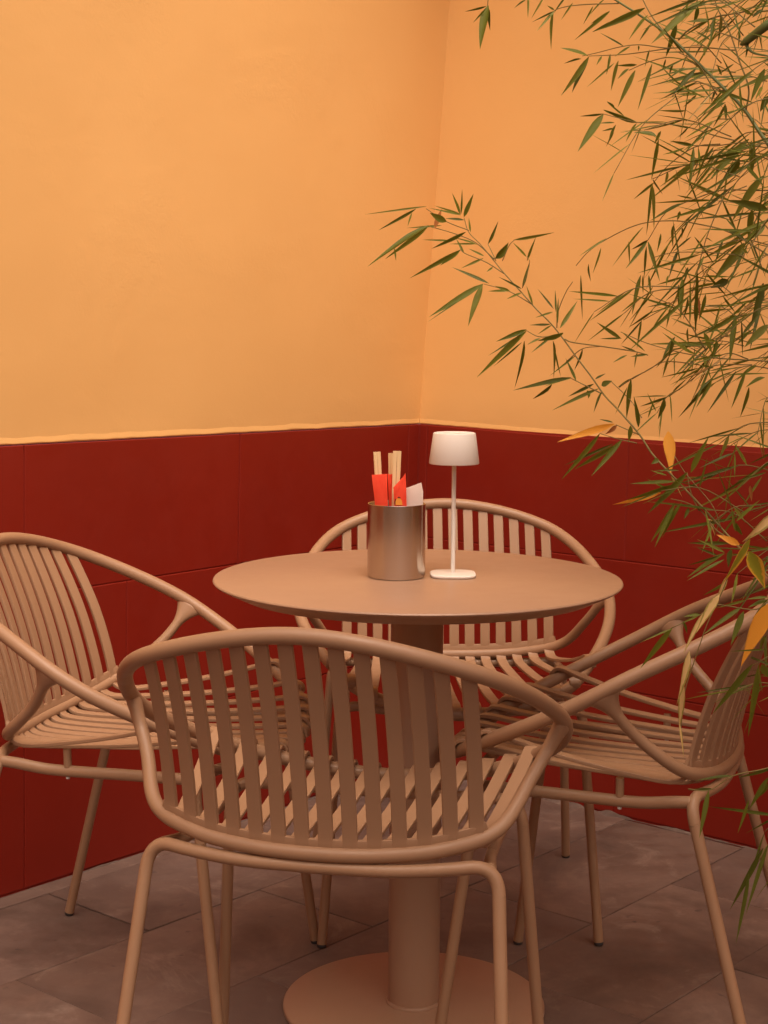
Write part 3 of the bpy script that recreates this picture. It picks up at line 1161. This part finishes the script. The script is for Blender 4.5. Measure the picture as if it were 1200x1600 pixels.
# --- lower end of the branch, with yellowed leaves
twig(ZC, [(1010, 640), (940, 590), (870, 500), (800, 460), (720, 440)], .0012, .0007)
twig(ZC, [(970, 590), (930, 480), (850, 380), (790, 310), (740, 230)], .0008, .0006)
twig(ZC, [(860, 500), (820, 410), (800, 310)], .0010, .0007)
for b, t, w in (((370, 118), (180, 345), 22), ((435, 170), (195, 275), 13), ((445, 175), (245, 295), 22), ((480, 148), (328, 328), 25), ((820, 310), (910, 130), 27),
                ((800, 310), (605, 515), 34), ((740, 355), (520, 365), 15), ((735, 370), (495, 450), 18), ((740, 460), (620, 655), 22), ((740, 470), (640, 680), 20),
                ((775, 460), (675, 635), 20), ((810, 485), (785, 540), 17), ((700, 325), (620, 300), 9), ((660, 245), (625, 268), 22), ((1010, 660), (800, 658), 18),
                ((985, 710), (800, 830), 22), ((985, 740), (800, 845), 13), ((950, 720), (850, 680), 12), ((1020, 690), (1005, 780), 26), ((985, 850), (880, 915), 12),
                ((1045, 550), (1160, 445), 17), ((1040, 500), (975, 560), 11), ((1045, 560), (1075, 620), 22), ((960, 720), (800, 770), 10), ((985, 705), (850, 640), 14),
                ((760, 300), (640, 300), 9), ((740, 410), (600, 340), 10), ((1030, 215), (860, 290), 12), ((1035, 215), (1035, 340), 9), ((1190, 310), (1040, 355), 10),
                ((1170, 330), (1080, 470), 12), ((1040, 600), (1020, 480), 13)):
    hand_leaf(ZC, b, t, w)
hand_leaf(ZC, (708, 108), (720, 325), 54, 'y')
hand_leaf(ZC, (722, 305), (775, 435), 17, 'p')
hand_leaf(ZC, (670, 410), (430, 470), 28, 'y')
hand_leaf(ZC, (1060, 665), (945, 618), 34, 'y')
hand_leaf(ZC, (905, 540), (935, 620), 24, 'p')
hand_leaf(ZC, (1112, 375), (1120, 455), 15, 'b')
hand_leaf(ZC, (1105, 700), (1185, 885), 70, 'm', depth=2.16)
# withered strand hanging in front of the chair back
hand_leaf(ZC, (1235, 515), (1070, 655), 44, 'p', depth=2.15)
hand_leaf(ZC, (1110, 640), (970, 865), 40, 'm', depth=2.14)
hand_leaf(ZC, (1000, 820), (930, 965), 26, 'p', depth=2.13)
hand_leaf(ZD, (735, -10), (520, 350), 80, 'p', depth=2.12)
hand_leaf(ZD, (580, 170), (405, 540), 42, 'p', depth=2.11)
hand_leaf(ZD, (455, 520), (335, 1020), 74, 'p', depth=2.10)
hand_leaf(ZD, (405, 820), (365, 1230), 48, 'p', depth=2.10)
hand_leaf(ZD, (365, 1180), (405, 1510), 22, 'p', depth=2.10)
hand_leaf(ZD, (1230, 60), (930, 665), 165, 'y', depth=2.09)
twig(ZD, [(1300, 60), (1185, 60), (1080, 130), (780, 95), (690, 90), (560, 180), (300, 300)], .0010, .0006, depth=2.13)
twig(ZD, [(1320, 540), (1185, 570), (1100, 620), (1040, 650)], .0010, .0006, depth=2.12)
for b, t, w in (((940, 110), (580, 370), 40), ((960, 150), (840, 470), 66), ((1040, 640), (670, 1100), 60), ((1100, 640), (1000, 1310), 50), ((1130, 640), (1220, 780), 80),
                ((300, 300), (0, 680), 50), ((560, 180), (400, 200), 28), ((400, 250), (440, 360), 24), ((1150, 380), (1110, 530), 32), ((980, 45), (700, 120), 24),
                ((1185, 20), (980, 40), 26), ((1185, 45), (1000, 110), 30), ((1180, 500), (830, 520), 16), ((1185, 30), (1040, 220), 26), ((300, 310), (0, 440), 14),
                ((540, 190), (380, 260), 20), ((1200, 200), (1080, 340), 34), ((1100, 640), (1130, 900), 14)):
    hand_leaf(ZD, b, t, w)
twig(ZE, [(1100, 760), (1000, 800), (890, 825), (815, 870), (750, 865)], .0010, .0006, depth=2.12)
twig(ZE, [(1080, 960), (1000, 1040), (970, 1090)], .0009, .0006, depth=2.12)
for b, t, w in (((815, 870), (785, 1020), 16), ((890, 825), (770, 840), 9), ((940, 900), (905, 1005), 9), ((1000, 830), (940, 930), 15), ((985, 1050), (880, 1245), 15),
                ((940, 1130), (900, 1350), 12), ((1000, 1040), (930, 1260), 13), ((830, 866), (750, 868), 9), ((1000, 850), (955, 900), 16), ((1010, 800), (905, 830), 9)):
    hand_leaf(ZE, b, t, w)

twig(Z1, [(1290, 960), (1235, 890), (1195, 815), (1172, 838), (1150, 872), (1128, 925), (1105, 975), (1086, 1030), (1070, 1080), (1064, 1140)], .0010, .0006, depth=2.13)
twig(Z1, [(1740, 1020), (1560, 1040), (1400, 1100), (1250, 1180)], .0016, .0010, depth=2.12)
twig(Z1, [(1560, 1040), (1420, 1150), (1320, 1230), (1240, 1280)], .0012, .0009, depth=2.12)
twig(Z1, [(1560, 1085), (1400, 985), (1290, 945), (1219, 940)], .0012, .0010, depth=2.13)
twig(Z1, [(1400, 1015), (1300, 1020), (1223, 1021)], .0012, .0010, depth=2.12)

# --- top left sprays
twig(ZF, [(300, -120), (292, -40), (285, 45)], .0013, .0007)
twig(ZF, [(1230, 25), (950, 35), (820, 55), (765, 75)], .0010, .0006)
for b, t, w in (((290, 40), (230, 355), 66), ((275, 45), (120, 85), 15), ((275, 60), (180, 165), 9), ((300, 70), (305, 220), 20), ((575, -30), (575, 130), 12),
                ((560, 0), (475, 60), 10), ((690, -20), (600, 135), 10), ((765, 80), (605, 160), 9), ((770, 75), (640, 225), 16), ((760, 80), (745, 360), 20),
                ((765, 70), (715, 40), 12), ((850, -20), (760, 100), 13), ((900, 20), (815, 145), 12), ((1045, 45), (975, 175), 12), ((1135, -10), (1020, 105), 14),
                ((1165, 85), (910, 290), 22), ((1165, 80), (1030, 170), 20), ((1200, 150), (1040, 230), 22), ((1010, 405), (810, 340), 18), ((1015, 410), (815, 690), 34),
                ((1015, 415), (895, 670), 38), ((960, 425), (835, 460), 9), ((1110, 405), (1070, 470), 14), ((1170, 390), (1142, 540), 16), ((1200, 455), (1000, 630), 10),
                ((1120, 820), (950, 838), 14), ((1120, 825), (935, 1095), 58), ((1200, 885), (1080, 890), 8), ((1195, 925), (1110, 945), 10), ((1195, 930), (1140, 1060), 16),
                ((1200, 770), (1145, 730), 12), ((1200, 825), (1120, 795), 16)):
    hand_leaf(ZF, b, t, w)

# --- upper right: leaning branch and its sprays
twig(Z1, [(1300, 420), (1240, 300), (1200, 225), (1187, 207), (1162, 170), (1125, 132), (1090, 98), (1040, 52), (1000, 24), (962, 0), (920, -30)], .0036, .0014, mat=M_CULM)
twig(ZG, [(1420, 20), (1300, 90), (1200, 155), (1120, 215), (1060, 262)], .0080, .0062, mat=M_CULM)
twig(ZG, [(1066, 258), (1050, 268), (1034, 276), (1026, 279)], .0066, .0012, mat=M_CULM)
twig(ZG, [(1060, 262), (1075, 300), (1110, 330), (1200, 350)], .0030, .0012, mat=M_CULM)
twig(ZG, [(1050, 268), (980, 230), (930, 215), (860, 190)], .0014, .0007)
twig(ZG, [(1060, 700), (1080, 560), (1020, 380), (960, 200), (880, 40), (860, -40)], .0014, .0009)
twig(ZG, [(1000, 880), (860, 845), (700, 795), (500, 770), (385, 765), (170, 712)], .0011, .0006)
twig(ZG, [(1000, 315), (760, 295), (560, 300), (400, 280), (290, 290), (130, 330), (40, 350)], .0011, .0006)
twig(ZG, [(770, 410), (680, 375), (560, 360), (420, 400), (330, 440)], .0011, .0006)
twig(ZG, [(600, 300), (300, 340), (80, 350)], .0010, .0006)
twig(ZG, [(560, 210), (480, 110), (420, 0), (400, -60)], .0012, .0008)
twig(ZG, [(640, 250), (700, 190), (860, 110), (1080, 60), (1200, -40)], .0014, .0010)
twig(ZG, [(920, 630), (840, 610), (755, 592)], .0007, .0005)
twig(ZG, [(775, 800), (760, 740), (690, 690)], .0007, .0005)
for b, t, w in (((780, 5), (470, 270), 48), ((630, 150), (560, 360), 32), ((430, 50), (105, 200), 38), ((450, 95), (330, 250), 18), ((470, 150), (395, 255), 13),
                ((850, 110), (650, 240), 12), ((870, 100), (840, 280), 20), ((900, 100), (885, 270), 28), ((760, 40), (735, 160), 26), ((830, 130), (690, 135), 15),
                ((840, 250), (740, 190), 12), ((370, 440), (260, 670), 28), ((475, 400), (385, 690), 20), ((380, 405), (250, 410), 15), ((265, 380), (218, 570), 20),
                ((330, 430), (260, 495), 16), ((610, 400), (580, 480), 13), ((750, 430), (600, 600), 26), ((680, 420), (560, 505), 10), ((755, 590), (625, 588), 15),
                ((755, 590), (670, 670), 13), ((690, 692), (510, 690), 12), ((385, 765), (170, 685), 24), ((300, 725), (190, 635), 10), ((380, 770), (310, 890), 14),
                ((250, 780), (200, 900), 15), ((505, 855), (360, 825), 22), ((530, 820), (490, 900), 18), ((935, 640), (820, 705), 15), ((935, 650), (855, 800), 15),
                ((930, 650), (938, 760), 18), ((870, 565), (845, 640), 12), ((700, 795), (640, 860), 10), ((720, 800), (590, 780), 9), ((460, 310), (430, 420), 11),
                ((390, 285), (390, 320), 10), ((300, 290), (150, 205), 9), ((340, 290), (240, 355), 12), ((560, 370), (540, 440), 10), ((1180, 430), (1090, 640), 34),
                ((1240, 470), (1000, 560), 26), ((1200, 600), (1150, 700), 40), ((1000, 540), (900, 330), 11), ((910, 470), (880, 400), 13), ((985, 400), (880, 470), 10),
                ((1060, 360), (1080, 200), 12), ((1110, 100), (1010, 30), 14), ((1160, 60), (1100, 110), 18), ((1020, 170), (1015, 310), 13), ((950, 540), (830, 560), 11)):
    hand_leaf(ZG, b, t, w)
twig(ZH, [(900, 40), (740, 60), (560, 190), (490, 275)], .0010, .0006)
twig(ZH, [(1280, 330), (1100, 330), (900, 330), (750, 380), (660, 415), (560, 470), (450, 640)], .0012, .0006)
twig(ZH, [(1240, 760), (1050, 640), (930, 580), (760, 540), (620, 520), (400, 540), (200, 630), (80, 710), (0, 800)], .0013, .0006)
twig(ZH, [(1050, 740), (860, 720), (600, 720), (480, 750)], .0010, .0006)
twig(ZH, [(1230, 40), (1050, 30), (880, 50), (740, 50)], .0011, .0007)
for b, t, w in (((515, 10), (470, 270), 22), ((490, 280), (360, 385), 15), ((470, 290), (440, 610), 16), ((475, 290), (487, 575), 20), ((740, 50), (585, 20), 20),
                ((680, 60), (540, 105), 16), ((735, 60), (705, 330), 22), ((1080, 10), (830, 270), 56), ((1020, 130), (925, 250), 50), ((1095, 20), (1100, 240), 38),
                ((1170, 240), (970, 530), 66), ((1200, 450), (950, 390), 64), ((1100, 450), (1075, 620), 38), ((670, 410), (460, 525), 20), ((1050, 660), (850, 900), 78),
                ((1180, 550), (1060, 650), 46), ((650, 460), (632, 520), 18), ((615, 540), (605, 690), 15), ((450, 640), (345, 700), 15), ((445, 650), (310, 820), 20),
                ((450, 650), (525, 900), 22), ((440, 680), (425, 880), 15), ((530, 600), (505, 720), 13), ((640, 700), (580, 880), 18), ((800, 740), (735, 880), 15),
                ((700, 810), (680, 900), 18), ((920, 640), (870, 780), 15), ((80, 790), (90, 900), 15), ((155, 690), (105, 850), 11), ((330, 650), (335, 790), 11),
                ((190, 630), (20, 740), 10), ((420, 560), (225, 810), 8), ((720, 620), (600, 720), 11), ((740, 620), (870, 800), 12), ((730, 380), (630, 360), 10),
                ((660, 560), (660, 630), 10), ((950, 580), (1060, 640), 24), ((940, 510), (1030, 610), 11), ((860, 60), (780, 175), 14), ((920, 70), (860, 190), 10)):
    hand_leaf(ZH, b, t, w)
twig(ZI, [(1250, 540), (1060, 530), (900, 520), (740, 500), (640, 480), (430, 420), (280, 355)], .0012, .0006)
twig(ZI, [(1100, 560), (850, 570), (700, 670), (580, 760)], .0009, .0006)
twig(ZI, [(770, 560), (600, 540), (540, 545), (350, 650)], .0010, .0006)
twig(ZI, [(900, 60), (690, 110), (560, 200), (420, 280)], .0010, .0006)
for b, t, w in (((1170, 50), (1095, 310), 56), ((1200, 310), (1050, 450), 56), ((1000, 250), (805, 370), 28), ((1000, 255), (960, 550), 32), ((745, 490), (540, 355), 24),
                ((800, 360), (850, 490), 28), ((855, 640), (640, 890), 22), ((850, 645), (750, 830), 18), ((855, 640), (730, 770), 13), ((1000, 600), (820, 860), 20),
                ((1060, 600), (970, 835), 22), ((1080, 700), (1025, 890), 20), ((570, 760), (400, 820), 15), ((550, 770), (510, 900), 28), ((500, 850), (445, 735), 9),
                ((405, 0), (350, 250), 24), ((420, 0), (420, 120), 11), ((455, 0), (470, 130), 14), ((580, 0), (565, 70), 12), ((670, 10), (500, 62), 14),
                ((690, 0), (590, 220), 16), ((665, 20), (655, 280), 28), ((640, 60), (640, 210), 20), ((700, 140), (670, 280), 16), ((740, 170), (745, 320), 26),
                ((810, 120), (770, 280), 22), ((590, 200), (565, 330), 14), ((590, 170), (440, 200), 9), ((575, 205), (465, 350), 9), ((480, 220), (330, 325), 13),
                ((620, 385), (535, 530), 18), ((610, 390), (580, 520), 20), ((600, 460), (500, 580), 15), ((580, 510), (540, 640), 14), ((770, 580), (530, 640), 10),
                ((760, 340), (590, 265), 12), ((880, 410), (850, 520), 26), ((910, 170), (840, 400), 11), ((920, 130), (1000, 240), 12), ((790, 60), (690, 110), 12),
                ((950, 30), (840, 80), 60), ((30, 0), (40, 280), 11), ((1130, 560), (1000, 660), 20), ((1180, 640), (1060, 700), 24), ((860, 580), (760, 560), 14),
                ((700, 330), (705, 440), 9), ((1040, 370), (1160, 220), 20), ((1010, 430), (1110, 330), 15)):
    hand_leaf(ZI, b, t, w)
hand_leaf(ZI, (840, 570), (625, 668), 18, 'p')
hand_leaf(ZI, (1110, 165), (1030, 230), 18, 'p')
hand_leaf(ZI, (765, 140), (770, 290), 18, 'b')

# --- the thick of the clump: sprays grown on side twigs off the canes, most of them beyond the photo's right edge
def spray(p, d, length, n, size):
    d = d.normalized()
    q = p + d * length
    mid = p.lerp(q, .55) + Vector((0, 0, .04 * length))
    q = q - Vector((0, 0, .18 * length))
    path = spline([p, mid, q], 5)
    TWIGS.append((path, .0011, .0006, M_TWIG, None))
    for k in range(n):
        t = .25 + .75 * (k + 1) / n
        i = min(len(path) - 1, int(t * (len(path) - 1)))
        o = path[i]
        side = Vector((rb.gauss(0, 1), rb.gauss(0, 1), rb.gauss(0, .6)))
        ld = (d * 1.0 + side * .8 + Vector((0, 0, -.42))).normalized()
        L = size * rb.uniform(.7, 1.25)
        leaf3(o, o + ld * L, L * rb.uniform(.034, .056), 'g' if rb.random() > .02 else 'p')


def clump(x0, x1, y0, y1, count, d0, d1, weight=None):
    done = 0
    while done < count:
        px, py = rb.uniform(x0, x1), rb.uniform(y0, y1)
        if weight and rb.random() > weight(px, py): continue
        p = at(px, py, rb.uniform(d0, d1))
        d = Vector((-1 + rb.gauss(0, .5), rb.gauss(0, .7), rb.gauss(0, .45)))
        spray(p, d, rb.uniform(.06, .16), rb.randint(4, 7), rb.uniform(.055, .11))
        done += 1


clump(1010, 1210, -20, 640, 44, 2.45, 2.95, lambda x, y: min(1, max(.03, (x - 1030) / 150)) * (1.0 if 250 < y < 620 or x > 1120 else .55))
clump(1210, 1520, -60, 720, 110, 2.35, 3.0)
clump(1150, 1330, 640, 920, 14, 2.40, 2.75, lambda x, y: min(1, max(.05, (x - 1130) / 90)))
clump(1215, 1400, 900, 1300, 10, 2.15, 2.5)
clump(1330, 1950, -450, 760, 60, 1.55, 2.4)  # unseen nearer sprays, added to shade the right chair and floor

# --- canes
for (x, y, lean, top, r, bend) in ((1.12, 2.72, -.10, 2.9, .011, -.16), (1.03, 2.90, -.05, 2.5, .009, -.20), (1.22, 2.58, -.02, 2.7, .012, -.22), (1.10, 2.50, -.12, 1.7, .007, -.12), (1.30, 2.80, .05, 2.8, .010, -.18), (.97, 2.13, -.01, 2.1, .008, -.04)):
    pts = [Vector((x + lean * t + bend * t * t * 2.2, y + .06 * math.sin(3 * t + x * 5) - .10 * t * t, top * t - .02 * (1 - t))) for t in [i / 10 for i in range(11)]]
    path = spline(pts, 7)
    n = 11
    bm = bmesh.new()
    tube(bm, path, lambda t, r=r: r * (1 - .62 * t) * (1 + .22 * math.exp(-((t * n) % 1.0 - .5) ** 2 / .0035)), 10)
    bmesh.ops.transform(bm, matrix=B_INV, verts=bm.verts[:])
    mesh_obj('culm', bm, M_CULM, bamboo)

# branches that reach the photo as objects, the hidden side twigs joined
fine = bmesh.new()
for path, r0_, r1_, mat, name in TWIGS:
    if name:
        bm = bmesh.new()
        tube(bm, path, lambda t: r0_ + (r1_ - r0_) * t, 7)
        bmesh.ops.transform(bm, matrix=B_INV, verts=bm.verts[:])
        mesh_obj(name, bm, mat, bamboo)
    else:
        tube(fine, path, lambda t: r0_ + (r1_ - r0_) * t, 5)
bmesh.ops.transform(fine, matrix=B_INV, verts=fine.verts[:])
mesh_obj('twigs', fine, M_TWIG, bamboo)['kind'] = 'stuff'

# leaves: the largest 295 one by one, the rest joined
ALL.sort(key=lambda q: -q[0])
LEAF_LABEL = {'y': 'yellowed dry bamboo leaf', 'b': 'brown withered bamboo leaf', 'p': 'pale withered bamboo leaf', 'm': 'green bamboo leaf with yellow margin'}
special = [a for a in ALL if a[1] != 'g']
plain = [a for a in ALL if a[1] == 'g']
single = special[:60] + plain[:295 - min(60, len(special))]
rest = special[60:] + plain[295 - min(60, len(special)):]
for size, kind, M in single:
    o = instance('leaf', rb.choice(LEAFSET[kind]), bamboo, B_INV @ M)
    if kind in LEAF_LABEL: o['label'] = LEAF_LABEL[kind]
src = []
for me in LEAFSET['g']:
    src.append(([v.co.copy() for v in me.vertices], [tuple(p.vertices) for p in me.polygons], [tuple(me.uv_layers[0].data[l].uv) for l in range(len(me.loops))]))
V, Fc, UV = [], [], []
for size, kind, M in rest:
    vs, fs, us = rb.choice(src)
    o = len(V)
    MM = B_INV @ M
    V += [MM @ v for v in vs]
    Fc += [tuple(i + o for i in f) for f in fs]
    UV += us
me = bpy.data.meshes.new('foliage')
me.from_pydata(V, [], Fc)
uvl = me.uv_layers.new(name='UVMap')
for i, u in enumerate(UV): uvl.data[i].uv = u
me.polygons.foreach_set('use_smooth', [True] * len(me.polygons))
me.materials.append(M_LEAF)
o = link(bpy.data.objects.new('foliage', me))
o.parent = bamboo
o['kind'] = 'stuff'
